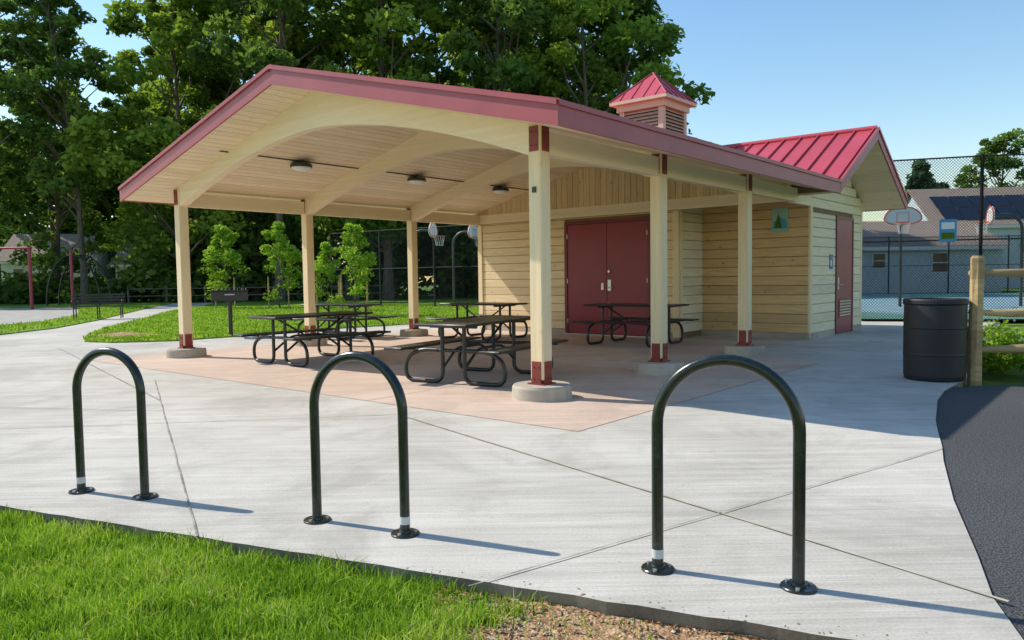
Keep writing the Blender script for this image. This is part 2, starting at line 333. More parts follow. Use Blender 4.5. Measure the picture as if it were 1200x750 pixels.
def bush(name,pts,nleaf,ls,mat):
    C=[];T=[]
    for (x,y,z,rx,rz_) in pts:
        k=int(nleaf/len(pts)); d=rng.normal(size=(k,3)); d/=np.linalg.norm(d,axis=1)[:,None]; d*=(rng.uniform(.3,1.05,k)**.6)[:,None]
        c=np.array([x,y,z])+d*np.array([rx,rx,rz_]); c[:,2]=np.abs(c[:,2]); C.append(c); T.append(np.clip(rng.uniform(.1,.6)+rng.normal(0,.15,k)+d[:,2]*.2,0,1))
    C=np.vstack(C);T=np.repeat(np.concatenate(T),4); V,F=leaves(C,ls)
    o=bpy.data.objects.new(name,mesh_from(name,V,F,[mat],None,T)); scene.collection.objects.link(o); return o
bush('woodland_undergrowth',[(rng.uniform(-26.5,13),rng.uniform(53,60),rng.uniform(.5,5),rng.uniform(1.6,3),rng.uniform(1.2,2.6)) for _ in range(130)]+[(rng.uniform(-60,-26),rng.uniform(54,58),rng.uniform(.3,1.2),rng.uniform(1.2,2.2),rng.uniform(.6,1.2)) for _ in range(26)]+[(rng.uniform(-60,-30),rng.uniform(76,80),rng.uniform(.5,6),rng.uniform(1.8,3),rng.uniform(1.2,2.6)) for _ in range(40)],48000,.30,'leaf2')
bush('distant_tree_line',[(rng.uniform(-80,18),rng.uniform(78,88),rng.uniform(1,16),rng.uniform(2.5,4.5),rng.uniform(2,4)) for _ in range(200)]+[(rng.uniform(25,95),rng.uniform(95,110),rng.uniform(0,6),rng.uniform(3,5),rng.uniform(2,3.5)) for _ in range(60)],42000,.6,'leaf2')
sp=make_tree('staked_sapling',3.6,1.0,.9,34,2600,.075,'leafy',31,trunk_r=.035,clr=(.25,.5))
sp.location=(-13.6,36,.03); 
for x,y,s_ in ((-10.6,34.5,1.0),(-5.5,26.5,.82),(-7.5,31,.72)): inst(sp,'staked_sapling',(x,y,.03),x,s_)
b=MB()
for x,y in ((-13.6,36),(-10.6,34.5),(-5.5,26.5),(-7.5,31)):
    for dx in(-.45,.45): b.tube([(x+dx,y,0),(x+dx,y,1.5)],.035,'rail',6)
b.obj('sapling_stakes')
cn=make_tree('spruce_tree',13,3.6,1,90,9000,.3,'conifer',41,conic=True,clr=(.7,1.3)); cn.location=(45.5,84,0)
inst(cn,'spruce_tree',(49.5,88,0),2,.85); 
inst(variants[3],'ash_tree',(59,92,0),1,.98); inst(variants[1],'maple_tree',(68,95,0),1,.85); inst(variants[3],'ash_tree',(54,100,0),2,.75)

def grass(name,n,sampler,h,w,z):
    P=sampler(n); n=len(P); a=rng.uniform(0,6.283,n)
    clump=.85+.3*np.sin(P[:,0]*7.3+2*np.sin(P[:,1]*5.1))*np.sin(P[:,1]*8.7)
    hh=h*rng.uniform(.45,1.25,n)*clump; ww=w*rng.uniform(.6,1.3,n)
    lean=rng.normal(0,.5,n)*hh; la=rng.uniform(0,6.283,n)
    dx,dy=np.cos(a)*ww,np.sin(a)*ww; lx,ly=np.cos(la)*lean,np.sin(la)*lean; zz=np.full(n,z)
    V=np.stack([np.stack([P[:,0]-dx,P[:,1]-dy,zz],1),np.stack([P[:,0]+dx,P[:,1]+dy,zz],1),
      np.stack([P[:,0]+dx*.7+lx*.4,P[:,1]+dy*.7+ly*.4,zz+hh*.6],1),np.stack([P[:,0]-dx*.7+lx*.4,P[:,1]-dy*.7+ly*.4,zz+hh*.6],1),
      np.stack([P[:,0]+lx*1.3,P[:,1]+ly*1.3,zz+hh],1)],1).reshape(-1,3)
    F=[]
    for i in range(0,5*n,5): F.append([i,i+1,i+2,i+3]); F.append([i+3,i+2,i+4])
    patch=.45+.22*np.sin(P[:,0]*3.1+np.sin(P[:,1]*4))*np.cos(P[:,1]*3.7)+.15*np.sin(P[:,0]*9+3*np.sin(P[:,1]*6))
    T=np.repeat(np.clip(patch*.85+rng.normal(0,.22,n)+(rng.uniform(size=n)<.08)*.5,0,1),5)
    me=mesh_from(name,V,F,['blade'],None,T); o=bpy.data.objects.new(name,me); scene.collection.objects.link(o)
def inpoly(P,poly):
    x,y=P[:,0],P[:,1]; r=np.zeros(len(P),bool); n=len(poly)
    for i in range(n):
        x1,y1=poly[i];x2,y2=poly[(i+1)%n]
        c=((y1>y)!=(y2>y))&(x<(x2-x1)*(y-y1)/((y2-y1)+1e-12)+x1); r^=c
    return r
def s_front(n):
    P=np.stack([rng.uniform(-4.6,.12,n),rng.uniform(1.7,5.0,n)],1)
    k=P[:,1]<4.41+.4228*(-3.04-P[:,0])-.012
    edge=-.10+.10*np.sin(P[:,1]*13)+rng.normal(0,.07,n); k&=P[:,0]<edge
    d=(4.41+.4228*(-3.04-P[:,0]))-P[:,1]; thin=(d<.15)&(rng.uniform(size=n)<.4)
    cl=np.sin(P[:,0]*21+np.sin(P[:,1]*17)*2)*np.sin(P[:,1]*23+P[:,0]*5)>.45; return P[k&~thin&~(cl&(rng.uniform(size=n)<.6))]
grass('front_lawn_grass',170000,s_front,.080,.0034,-.062)
def s_dirt(n):
    P=np.stack([rng.uniform(-.1,.5,n),rng.uniform(2.2,3.1,n)],1); return P[P[:,1]<front(P[:,0])-.02]
grass('dirt_weeds',260,s_dirt,.05,.0025,-.055)
def s_isl(n):
    P=np.stack([rng.uniform(-16,0,n),16+rng.uniform(0,1,n)**1.6*22],1); return P[inpoly(P,island)]
grass('island_lawn_grass',70000,s_isl,.07,.018,.03)
def s_w(n):
    P=np.stack([rng.uniform(-24,-13,n),rng.uniform(19,42,n)],1); return P[inpoly(P,wedge)]
grass('verge_lawn_grass',25000,s_w,.07,.02,.03)
bush('wildflower_bush',[(rng.uniform(5.75,9.5),rng.uniform(9.3,10.8),rng.uniform(.1,.45),rng.uniform(.2,.4),rng.uniform(.18,.36)) for _ in range(40)],13000,.03,'leafy')
b=MB()
for _ in range(110):
    x,y,z=rng.uniform(5.8,9.3),rng.uniform(9.1,10.2),rng.uniform(.35,.7); r_=.016
    for k in range(5):
        a=k*1.257; b.add([(x,y,z),(x+r_*math.cos(a-.4),y-.004,z+r_*math.sin(a-.4)),(x+1.5*r_*math.cos(a),y-.006,z+1.5*r_*math.sin(a)),(x+r_*math.cos(a+.4),y-.004,z+r_*math.sin(a+.4))],[(0,1,2,3)],'white')
b.obj('white_wildflowers')

# ---------------------------------------------------------------- pavilion
PV=empty('picnic_pavilion',(X0,Y0,0),-PHI)
W=7.83;OS=.734;OF=.661;ZE=2.907;ZP=4.083;B1=2.556;B2=5.342;HW=W/2;SL=(ZP-ZE)/(HW+OS);RU=-HW
VE=12.4; V1=7.69; VR=(V1+VE)/2; ZW=4.145; SW=(ZW-ZE)/((VE-V1)/2)
top=lambda u: ZP-SL*abs(u-RU)
TH=.19
sof=lambda u: top(u)-TH
b=MB()
cols=[(0,0),(0,B1),(0,B2),(-W,0),(-W,B1),(-W,B2)]
c=.085
for i,(u,v) in enumerate(cols):
    b.bbox(u-c,v-c,.2,u+c,v+c,sof(u)-.0,'post',.012)
    for z0,z1 in ((.155,.40),(sof(u)-.28,sof(u)-.02)):
        b.box(u-c-.009,v-.06,z0,u+c+.009,v+.06,z1,'bracket'); b.box(u-.06,v-c-.009,z0,u+.06,v+c+.009,z1,'bracket')
        for dz in (.06,z1-z0-.06):
            for q in(-.03,.03):
                b.tube([(u+q,v-c-.02,z0+dz),(u+q,v-c,z0+dz)],.009,'bracket',6); b.tube([(u+c,v+q,z0+dz),(u+c+.02,v+q,z0+dz)],.009,'bracket',6)
    b.box(u-.11,v-.11,.15,u+.11,v+.11,.165,'bracket')
b.box(-.025,-c-.012,2.19,.025,-c-.002,2.25,'blk')
b.obj('columns',PV)
b=MB()
for u,v in cols: b.lathe([(.33,0),(.325,.01),(.32,.125),(.305,.15),(0.001,.153)],'ped',40,(u,v))
b.obj('column_pedestals',PV)
b=MB()
for v in (0,B1,B2):
    n=40; ts=[-1+2*i/n for i in range(n+1)]
    lo=[(RU+x*HW,2.56+.83*(1-abs(x)**1.7)) for x in ts]
    hi=[(RU+x*HW,sof(RU+x*HW)-.001) for x in ts]
    for i in range(n):
        b.prism([(lo[i][0],v-.065,lo[i][1]),(lo[i+1][0],v-.065,lo[i+1][1]),(hi[i+1][0],v-.065,hi[i+1][1]),(hi[i][0],v-.065,hi[i][1])],(0,.13,0),'beam')
b.obj('arched_beams',PV)
b=MB()
for u in(0,-W):
    for v0,v1 in ((.086,B1-.086),(B1+.086,B2-.086),(B2+.086,7.545)): b.box(u-.055,v0,2.60,u+.055,v1,2.84,'beamY')
b.obj('eave_beams',PV)
def slope_piece(b,ua,ub,va,vb):
    b.prism([(ua,va,top(ua)),(ub,va,top(ub)),(ub,va,top(ub)-.15),(ua,va,top(ua)-.15)],(0,vb-va,0),'groovewood')
def soffb(b,ua,ub,va,vb):
    n=int(round(abs(ub-ua)/.14)); 
    for i in range(n):
        p=ua+(ub-ua)*i/n; q=ua+(ub-ua)*(i+1)/n; g=.0045*(1 if q>p else -1)
        p+=g;q-=g
        b.prism([(p,va,sof(p)),(q,va,sof(q)),(q,va,sof(q)+.035),(p,va,sof(p)+.035)],(0,vb-va,0),'soff')
def metal(b,ua,ub,va,vb):
    b.prism([(ua,va,top(ua)+.002),(ub,va,top(ub)+.002),(ub,va,top(ub)+.022),(ua,va,top(ua)+.022)],(0,vb-va,0),'red')
    v=va+.03
    while v<vb:
        b.prism([(ua,v,top(ua)+.02),(ub,v,top(ub)+.02),(ub,v,top(ub)+.055),(ua,v,top(ua)+.055)],(0,.02,0),'red'); v+=.4
b=MB(); 
for ua,ub,va,vb in ((RU,-W-OS,-OF,VE),(RU,OS,-OF,V1),(RU,-.16,V1,VE)):
    slope_piece(b,ua,ub,va,vb); metal(b,ua,ub,va,vb)
b.tube([(RU,-OF-.03,ZP+.0),(RU,VE,ZP+.0)],.055,'red',8)
b.obj('roof',PV)
b=MB(); soffb(b,RU,-W-OS,-OF,7.57); soffb(b,RU,OS,-OF,7.57); soffb(b,-.3,OS,7.57,V1)
b.obj('soffit',PV)
b=MB(); FH=.235
for ub in (-W-OS-.03,OS+.03):
    zt=lambda u: top(u)+.03
    b.prism([(RU,-OF-.03,zt(RU)),(ub,-OF-.03,zt(ub)),(ub,-OF-.03,zt(ub)-FH),(RU,-OF-.03,zt(RU)-FH)],(0,.03,0),'fascia')
    b.prism([(RU,-OF-.055,zt(RU)+.01),(ub,-OF-.055,zt(ub)+.01),(ub,-OF-.055,zt(ub)-.04),(RU,-OF-.055,zt(RU)-.04)],(0,.024,0),'fascia')
b.box(OS,-OF-.001,ZE-.205,OS+.03,V1,ZE+.02,'fascia'); b.box(OS+.03,-OF-.03,ZE-.02,OS+.052,V1,ZE+.03,'fascia')
b.box(-W-OS-.03,-OF-.001,ZE-.205,-W-OS,VE,ZE+.02,'fascia')
b.obj('fascia_trim',PV)
tw=lambda v: ZW-SW*abs(v-VR)
b=MB()
UL=-3.6
for ve in (V1,VE):
    b.prism([(UL,VR,tw(VR)),(UL,ve,tw(ve)),(UL,ve,tw(ve)-.15),(UL,VR,tw(VR)-.15)],(OS-UL,0,0),'groovewood')
    b.prism([(UL,VR,tw(VR)+.002),(UL,ve,tw(ve)+.002),(UL,ve,tw(ve)+.022),(UL,VR,tw(VR)+.022)],(OS-UL,0,0),'red')
    u=OS-.03
    while u>UL:
        b.prism([(u,VR,tw(VR)+.02),(u,ve,tw(ve)+.02),(u,ve,tw(ve)+.065),(u,VR,tw(VR)+.065)],(-.025,0,0),'red'); u-=.36
b.tube([(UL,VR,ZW+.03),(OS,VR,ZW+.03)],.06,'red',8)
b.obj('wing_roof',PV)
b=MB()
for ve in (V1,VE):
    n=17
    for i in range(n):
        p=VR+(ve-VR)*i/n;q=VR+(ve-VR)*(i+1)/n; g=.004*(1 if q>p else -1);p+=g;q-=g
        b.prism([(-.2,p,tw(p)-TH),(-.2,q,tw(q)-TH),(-.2,q,tw(q)-TH+.035),(-.2,p,tw(p)-TH+.035)],(OS+.2,0,0),'soffW')
    vv=ve-.03 if ve==V1 else ve+.03
    b.prism([(OS,VR,tw(VR)+.04),(OS,vv,tw(vv)+.04),(OS,vv,tw(vv)-.19),(OS,VR,tw(VR)-.19)],(.03,0,0),'fascia')
    b.prism([(OS+.031,VR,tw(VR)+.055),(OS+.031,vv,tw(vv)+.055),(OS+.031,vv,tw(vv)-.0),(OS+.031,VR,tw(VR)-.0)],(.02,0,0),'red')
b.box(-.2,VE,ZE-.2,OS,VE+.03,ZE+.02,'fascia')
b.obj('wing_soffit_and_rake',PV)
b=MB(); ZH=2.62
def rowsU(b,u0,u1,v,z0,z1,k,out=-1):
    z=z0
    while z<z1-.01:
        z2=min(z+.19,z1)
        b.prism([(u0,v,z),(u0,v-.022,z+.004),(u0,v-.022,z2-.02),(u0,v-.008,z2-.006),(u0,v,z2-.006)],(u1-u0,0,0),k); z+=.19
def rowsV(b,u,v0,v1,z0,z1,k,out=1,lim=None):
    z=z0
    while z<z1-.01:
        z2=min(z+.19,z1); a,c_=v0,v1
        if lim: 
            h=(lim-z2)/SW; a=max(v0,VR-h); c_=min(v1,VR+h)
            if c_<=a: break
        b.prism([(u,a,z),(u+.022*out,a,z+.004),(u+.022*out,a,z2-.02),(u+.008*out,a,z2-.006),(u,a,z2-.006)],(0,c_-a,0),k); z+=.19
WL=-W+.03; PR=-2.36; RV=8.65; UE=-.1; BV=12.05
rowsU(b,WL,-5.20,7.6,.12,ZH,'sidH'); rowsU(b,-2.99,PR,7.6,.12,ZH,'sidH'); rowsU(b,-5.20,-2.99,7.6,.12+.19*13,ZH,'sidH')
b.box(WL+.002,7.6,.0,-5.1,7.68,2.9,'groovewood'); b.box(-3.1,7.6,0,PR-.002,7.68,2.9,'groovewood'); b.box(-5.1,7.6,2.5,-3.1,7.68,2.9,'groovewood')
b.box(WL,7.585,.0,-5.20,7.6,.118,'ped'); b.box(-2.99,7.585,0,PR,7.6,.118,'ped')
b.obj('front_wall',PV)
b=MB(); rowsV(b,PR,7.6,RV,.12,2.75,'sidE'); b.box(PR-.06,7.69,0,PR-.001,RV,2.9,'groovewood')
b.bbox(PR-.11,7.55,0.02,PR+.028,7.598,2.61,'post',.006); b.bbox(PR+.024,7.60,0.02,PR+.05,7.70,2.63,'post',.006)
b.bbox(WL-.05,7.55,.02,WL+.09,7.578,2.6,'post',.006)
b.obj('projection_side_wall',PV)
b=MB(); rowsU(b,PR+.024,UE-.001,RV,.12,2.77,'sidR'); b.box(PR,RV,0,UE-.01,RV+.08,3.0,'groovewood'); b.box(PR,RV-.03,0,UE+.02,RV-.001,.118,'ped')
b.box(PR,7.68,2.77,UE,RV+.05,2.80,'sidR')
b.obj('recessed_wall',PV)
b=MB(); rowsV(b,UE,RV,10.17,.12,2.5,'sidE'); rowsV(b,UE,11.38,BV,.12,2.59,'sidE'); 
rowsV(b,UE,RV,BV,.12+.19*13,4.2,'sidE',1,ZW-TH+.02)
rowsV(b,UE,7.62,RV,.12+.19*14,4.2,'sidE',1,ZW-TH+.02)
b.prism([(UE-.08,RV+.001,0),(UE-.08,BV,0),(UE-.08,BV,ZW-.16-SW*(BV-VR)),(UE-.08,VR,ZW-.16),(UE-.08,RV+.001,ZW-.16-SW*(VR-RV))],(.079,0,0),'groovewood')
b.box(UE-.09,7.62,2.78,UE-.001,RV,ZW-.2-SW*(VR-7.7),'groovewood')
b.box(UE-.05,7.605,2.6,UE+.035,RV,2.775,'beamY')
b.bbox(UE-.02,RV-.024,.02,UE+.03,RV+.10,2.595,'post',.006); b.bbox(UE+.0,BV-.1,.02,UE+.03,BV+.02,2.9,'post',.006)
b.box(UE,RV,0,UE+.03,10.17,.118,'ped'); b.box(UE,11.38,0,UE+.03,BV,.118,'ped')
b.obj('end_wall',PV)
b=MB(); b.box(WL,7.7,0,WL+.08,BV,2.9,'sidE'); b.box(WL,BV-.001,0,UE,BV+.08,2.9,'sidH'); b.box(UE-.2,BV,0,UE-.09,BV+.07,2.9,'sidH')
b.obj('rear_walls',PV)
b=MB()
b.box(WL-.05,7.548,ZH+.002,UE+.03,7.6,ZH+.22,'beam')
u=-W+.02
while u<UE:
    u2=min(u+.15,UE+.02); 
    zt=min(sof(u),sof(u2))+.03
    if zt>ZH+.23: b.prism([(u+.004,7.575,ZH+.221),(u2-.004,7.575,ZH+.221),(u2-.004,7.575,sof(u2)+.02),(u+.004,7.575,sof(u)+.02)],(0,.025,0),'sidV')
    u+=.15
b.prism([(-W,7.602,ZH),(UE,7.602,ZH),(UE,7.602,sof(UE)+.03),(RU,7.602,sof(RU)+.03),(-W,7.602,sof(-W)+.03)],(0,.05,0),'groovewood')
b.obj('gable_wall',PV)
b=MB(); d0,d1=-5.20,-2.99; vz=7.565; dt=2.46
b.box(d0,vz,.01,d0+.07,7.62,dt+.07,'doorf'); b.box(d1-.07,vz,.01,d1,7.62,dt+.07,'doorf'); b.box(d0+.07,vz,dt,d1-.07,7.62,dt+.07,'doorf')
mid=(d0+d1)/2
b.bbox(d0+.075,7.582,.03,mid-.004,7.61,dt-.004,'door',.004); b.bbox(mid+.004,7.582,.03,d1-.075,7.61,dt-.004,'door',.004)
b.box(mid-.03,7.572,.03,mid+.02,7.581,dt-.01,'door')
b.box(mid+.05,7.57,.98,mid+.13,7.582,1.22,'steel'); b.tube([(mid+.09,7.57,1.05),(mid+.09,7.52,1.05),(mid+.2,7.52,1.05)],.012,'steel',8); b.tube([(mid+.09,7.57,1.4),(mid+.09,7.545,1.4)],.03,'steel',14)
b.box(mid-.12,7.57,1.0,mid-.06,7.582,1.15,'steel')
for uu in (d0+.075,d1-.078):
    for z in (.3,1.2,2.2): b.tube([(uu,7.575,z-.05),(uu,7.575,z+.05)],.012,'steel',8)
b.box(d0,7.5,0.005,d1,7.58,.022,'steel')
b.obj('double_door',PV)
b=MB(); a0,a1=10.18,11.37; uo=UE+.035; dt=2.44
b.box(UE,a0,.01,uo+.01,a0+.06,dt+.06,'doorf'); b.box(UE,a1-.06,.01,uo+.01,a1,dt+.06,'doorf'); b.box(UE,a0+.06,dt,uo+.01,a1-.06,dt+.06,'doorf')
b.box(UE,a0+.062,.03,uo,a1-.062,dt-.003,'door')
b.box(uo,a0+.2,.35,uo+.01,a1-.2,.75,'doorf')
for k in range(6): b.box(uo+.01,a0+.22,.38+k*.06,uo+.02,a1-.22,.405+k*.06,'steel')
b.box(uo,a0+.1,.95,uo+.01,a0+.18,1.2,'steel'); b.tube([(uo,a0+.14,1.05),(uo+.05,a0+.14,1.05),(uo+.05,a0+.26,1.05)],.012,'steel',8)
b.obj('restroom_door',PV)
b=MB(); b.box(UE+.023,9.78,1.38,UE+.034,9.98,1.68,'blue'); b.tube([(UE+.036,9.88,1.60),(UE+.037,9.88,1.62)],.02,'white',8); b.box(UE+.034,9.85,1.44,UE+.037,9.91,1.57,'white'); b.box(UE+.034,9.80,1.45,UE+.037,9.83,1.56,'white'); b.obj('restroom_sign',PV)
b=MB(); b.box(-.83,RV-.034,2.12,-.50,RV-.024,2.60,'signw'); b.prism([(-.81,RV-.037,2.2),(-.52,RV-.037,2.2),(-.55,RV-.037,2.36),(-.66,RV-.037,2.42),(-.79,RV-.037,2.33)],(0,.003,0),'bsign'); b.prism([(-.78,RV-.04,2.2),(-.62,RV-.04,2.2),(-.70,RV-.04,2.5)],(0,.003,0),'leafy'); b.obj('park_notice_sign',PV)
b=MB()
for v in (1.27,3.93,6.45):
    u=-6.12; z=sof(u)
    b.tube([(u,v,z+.02),(u,v,z-.05)],.03,'pole',8); b.lathe([(.001,z-.05),(.17,z-.055),(.185,z-.07),(.185,z-.115),(.165,z-.118)],'pole',24,(u,v)); b.lathe([(.165,z-.116),(.15,z-.14),(.10,z-.165),(.001,z-.175)],'lens',24,(u,v))
b.tube([(-6.12,-.2,sof(-6.12)-.012),(-6.12,7.5,sof(-6.12)-.012)],.009,'pole',6)
b.obj('ceiling_lights',PV)
b=MB(); cu,cv=RU,9.35; h=.56
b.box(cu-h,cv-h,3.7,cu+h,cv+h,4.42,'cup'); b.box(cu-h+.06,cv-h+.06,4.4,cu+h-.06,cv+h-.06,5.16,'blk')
b.box(cu-h-.03,cv-h-.03,4.42,cu+h+.03,cv+h+.03,4.50,'cup'); b.box(cu-h-.05,cv-h-.05,5.05,cu+h+.05,cv+h+.05,5.2,'cup')
for sx in(-1,1):
    for sy in(-1,1):
        x_=cu+sx*(h-.06);y_=cv+sy*(h-.06); b.box(x_-.06,y_-.06,4.501,x_+.06,y_+.06,5.049,'cup')
for k in range(7):
    z=4.52+k*.076
    for sgn in(-1,1):
        b.prism([(cu-h+.121,cv+sgn*(h-.005),z),(cu-h+.121,cv+sgn*(h-.06),z+.06),(cu-h+.121,cv+sgn*(h-.06),z+.072),(cu-h+.121,cv+sgn*(h-.005),z+.014)],(2*h-.242,0,0),'cupl')
        b.prism([(cu+sgn*(h-.005),cv-h+.121,z),(cu+sgn*(h-.06),cv-h+.121,z+.06),(cu+sgn*(h-.06),cv-h+.121,z+.072),(cu+sgn*(h-.005),cv-h+.121,z+.014)],(0,2*h-.242,0),'cupl')
e=.73
b.box(cu-e,cv-e,5.2,cu+e,cv+e,5.27,'cup')
b.add([(cu-e,cv-e,5.272),(cu+e,cv-e,5.272),(cu+e,cv+e,5.272),(cu-e,cv+e,5.272),(cu,cv,5.96)],[(0,1,4),(1,2,4),(2,3,4),(3,0,4)],'red')
for sx,sy in((-1,-1),(1,-1),(1,1),(-1,1)): b.tube([(cu+sx*e,cv+sy*e,5.28),(cu,cv,5.97)],.02,'fascia',6)
for k in (-.45,-.15,.15,.45):
    f_=1-abs(k)/e; zt=5.28+.69*f_
    for sgn in(-1,1):
        b.tube([(cu+k,cv+sgn*e,5.285),(cu+k,cv+sgn*e*(1-f_),zt)],.012,'red',4); b.tube([(cu+sgn*e,cv+k,5.285),(cu+sgn*e*(1-f_),cv+k,zt)],.012,'red',4)
b.obj('cupola',PV)

# ---------------------------------------------------------------- bike racks
def rack(p,q,h):
    dx,dy=q[0]-p[0],q[1]-p[1]; L=math.hypot(dx,dy); r=L/2; b=MB()
    pts=[(-r,0,.0),(-r,0,.2),(-r,0,h-r-.15),(-r,0,h-r-.03)]+[(-r*math.cos(a),0,h-r+r*math.sin(a)) for a in np.linspace(0,math.pi,33)]+[(r,0,h-r-.03),(r,0,.2),(r,0,0)]
    b.tube(pts,.0255,'rack',20)
    for s_ in(-r,r):
        b.lathe([(.073,0.001),(.073,.008),(.070,.011),(.032,.012),(.031,.02),(.027,.026)],'rack',28,(s_,0))
        for k in range(3):
            a=k*2.094+.5; x,y=s_+.052*math.cos(a),.052*math.sin(a); b.tube([(x,y,.01),(x,y,.02)],.010,'steel',6)
    lx=r if h<.92 and L>.5 else -r
    b.tube([(lx,0,.055),(lx,0,.095)],.0262,'label',20,False)
    return b.obj('bike_rack',None,((p[0]+q[0])/2,(p[1]+q[1])/2,0),math.atan2(dy,dx))
rack((-2.71,4.68),(-2.24,4.53),.885); rack((-1.07,4.04),(-.56,3.80),.905); rack((.63,3.29),(1.17,3.07),.94)

# ---------------------------------------------------------------- picnic tables
b=MB(); L=.915
def slab(b,x0,y0,x1,y1,z1,th):
    b.bbox(x0,y0,z1-th,x1,y1,z1,'perf',.012)
    r=.016; z=z1-.016
    b.tube([(x0,y0,z),(x1,y0,z),(x1,y1,z),(x0,y1,z),(x0,y0,z)],r,'blk',8)
slab(b,-L,-.38,L,.38,.76,.035)
for s_ in(-1,1): slab(b,-L,s_*.69-.13 if s_>0 else -.82,L,.82 if s_>0 else -.56,.46,.03)
def fillet(P,r,n=5):
    out=[Vector(P[0])]
    for i in range(1,len(P)-1):
        p,a,c_=Vector(P[i]),Vector(P[i-1]),Vector(P[i+1]); d1=(a-p).normalized();d2=(c_-p).normalized(); rr=min(r,(a-p).length*.49,(c_-p).length*.49)
        A=p+d1*rr;C=p+d2*rr
        for k in range(n+1):
            t_=k/n; out.append(A*(1-t_)**2+p*2*t_*(1-t_)+C*t_**2)
    out.append(Vector(P[-1])); return out
for x in (-.62,.62):
    for s_ in(-1,1):
        b.tube(fillet([(x,s_*.16,.73),(x,s_*.16,.03),(x,s_*.72,.03),(x,s_*.72,.30),(x,s_*.5,.42),(x,s_*.22,.42)],.13),.026,'blk',10)
        b.tube([(x,s_*.58,.425),(x,s_*.81,.425)],.018,'blk',8)
    b.tube([(x,-.34,.715),(x,.34,.715)],.022,'blk',8); b.tube([(x,-.24,.42),(x,.24,.42)],.02,'blk',8)
    b.tube([(x,0,.70),(x*.3,0,.45)],.016,'blk',8)
for s_ in (-1,1): b.tube(fillet([(-.62,s_*.16,.2),(-.3,s_*.16,.42),(.3,s_*.16,.42),(.62,s_*.16,.2)],.1),.018,'blk',8)
tb=b.obj('picnic_table',None,(-.42,9.75,0),math.radians(90-29))
inst(tb,'picnic_table',(-3.2,12.15,0),math.radians(90-40))
inst(tb,'picnic_table',(2.35,14.4,0),math.radians(-38))
inst(tb,'picnic_table',(-.62,16.3,0),math.radians(-40))
inst(tb,'picnic_table',(-3.85,17.1,0),math.radians(-36))

# ---------------------------------------------------------------- barrel, rail fence
b=MB(); R=.335
prof=[(R-.03,0),(R-.008,.02),(R,.06),(R+.003,.30),(R+.008,.31),(R+.004,.33),(R+.005,.62),(R+.010,.63),(R+.004,.65),(R,.90),(R+.014,.92),(R+.015,.96),(R+.002,.975),(R-.02,.975),(R-.03,.92),(R-.03,.1),(.001,.1)]
b.lathe(prof,'barrel',48); b.obj('trash_barrel',None,(5.10,9.12,0))
b=MB()
def rough_post(x,y,h):
    pr=[(.075,0,-.1),(.08,0,.4),(.073,0,.9),(.078,0,h-.03),(.055,0,h)]
    vs=[];n=8
    for (r,_,z) in pr:
        for j in range(n):
            a=2*math.pi*j/n+.4; q=r*(1+.10*math.sin(j*2.3+z*3)); vs.append((x+q*math.cos(a),y+q*math.sin(a),z))
    b.add(vs,[(i*n+j,i*n+(j+1)%n,(i+1)*n+(j+1)%n,(i+1)*n+j) for i in range(len(pr)-1) for j in range(n)]+[tuple(range((len(pr)-1)*n,len(pr)*n))],'rail')
rough_post(5.52,9.0,1.48); rough_post(8.2,9.05,1.45); rough_post(10.9,9.1,1.42)
for z in (.36,.80,1.27):
    for xa,xb in ((5.45,8.25),(8.1,11)):
        pts=[(xa+(xb-xa)*k/6,9.02+rng.normal(0,.008),z+rng.normal(0,.008)) for k in range(7)]
        b.tube(pts,[.03,.055,.06,.062,.06,.055,.03],'rail',6)
b.obj('split_rail_fence')

# ---------------------------------------------------------------- chain link fences
def fence(name,pts,h,step,bottom=.05,mesh=True):
    b=MB(); e=empty(name,(0,0,0))
    for (x0,y0),(x1,y1) in zip(pts[:-1],pts[1:]):
        Ls=math.hypot(x1-x0,y1-y0); k=max(1,round(Ls/step)); rz=math.atan2(y1-y0,x1-x0)
        for i in range(k+1):
            x=x0+(x1-x0)*i/k;y=y0+(y1-y0)*i/k; b.tube([(x,y,0),(x,y,h+.05)],.042,'fpost',8)
        for z in (h,h*.5,bottom): b.tube([(x0,y0,z),(x1,y1,z)],.022,'fpost',6)
        m=MB(); m.add([(0,0,bottom),(Ls,0,bottom),(Ls,0,h),(0,0,h)],[(0,1,2,3)],'chain'); m.obj('mesh_panel',e,(x0,y0,0),rz)
    b.obj('posts_and_rails',e); return e
fence('chain_link_fence',[(9.0,20.3),(11.95,19.35),(22,17.8)],4.2,3.1)
fence('chain_link_fence',[(9.0,20.3),(7.6,26.5),(-9,38)],3.6,3.2)
fence('chain_link_fence',[(8,44),(60,44)],3.3,3.5)
b=MB(); b.box(-.2,-.03,0,.2,-.015,.58,'bsign'); b.box(-.15,-.035,.33,.15,-.031,.5,'white'); b.box(-.15,-.035,.08,.15,-.031,.24,'leafy'); b.obj('fence_banner_sign',None,(11.2,19.52,2.05),-.3)

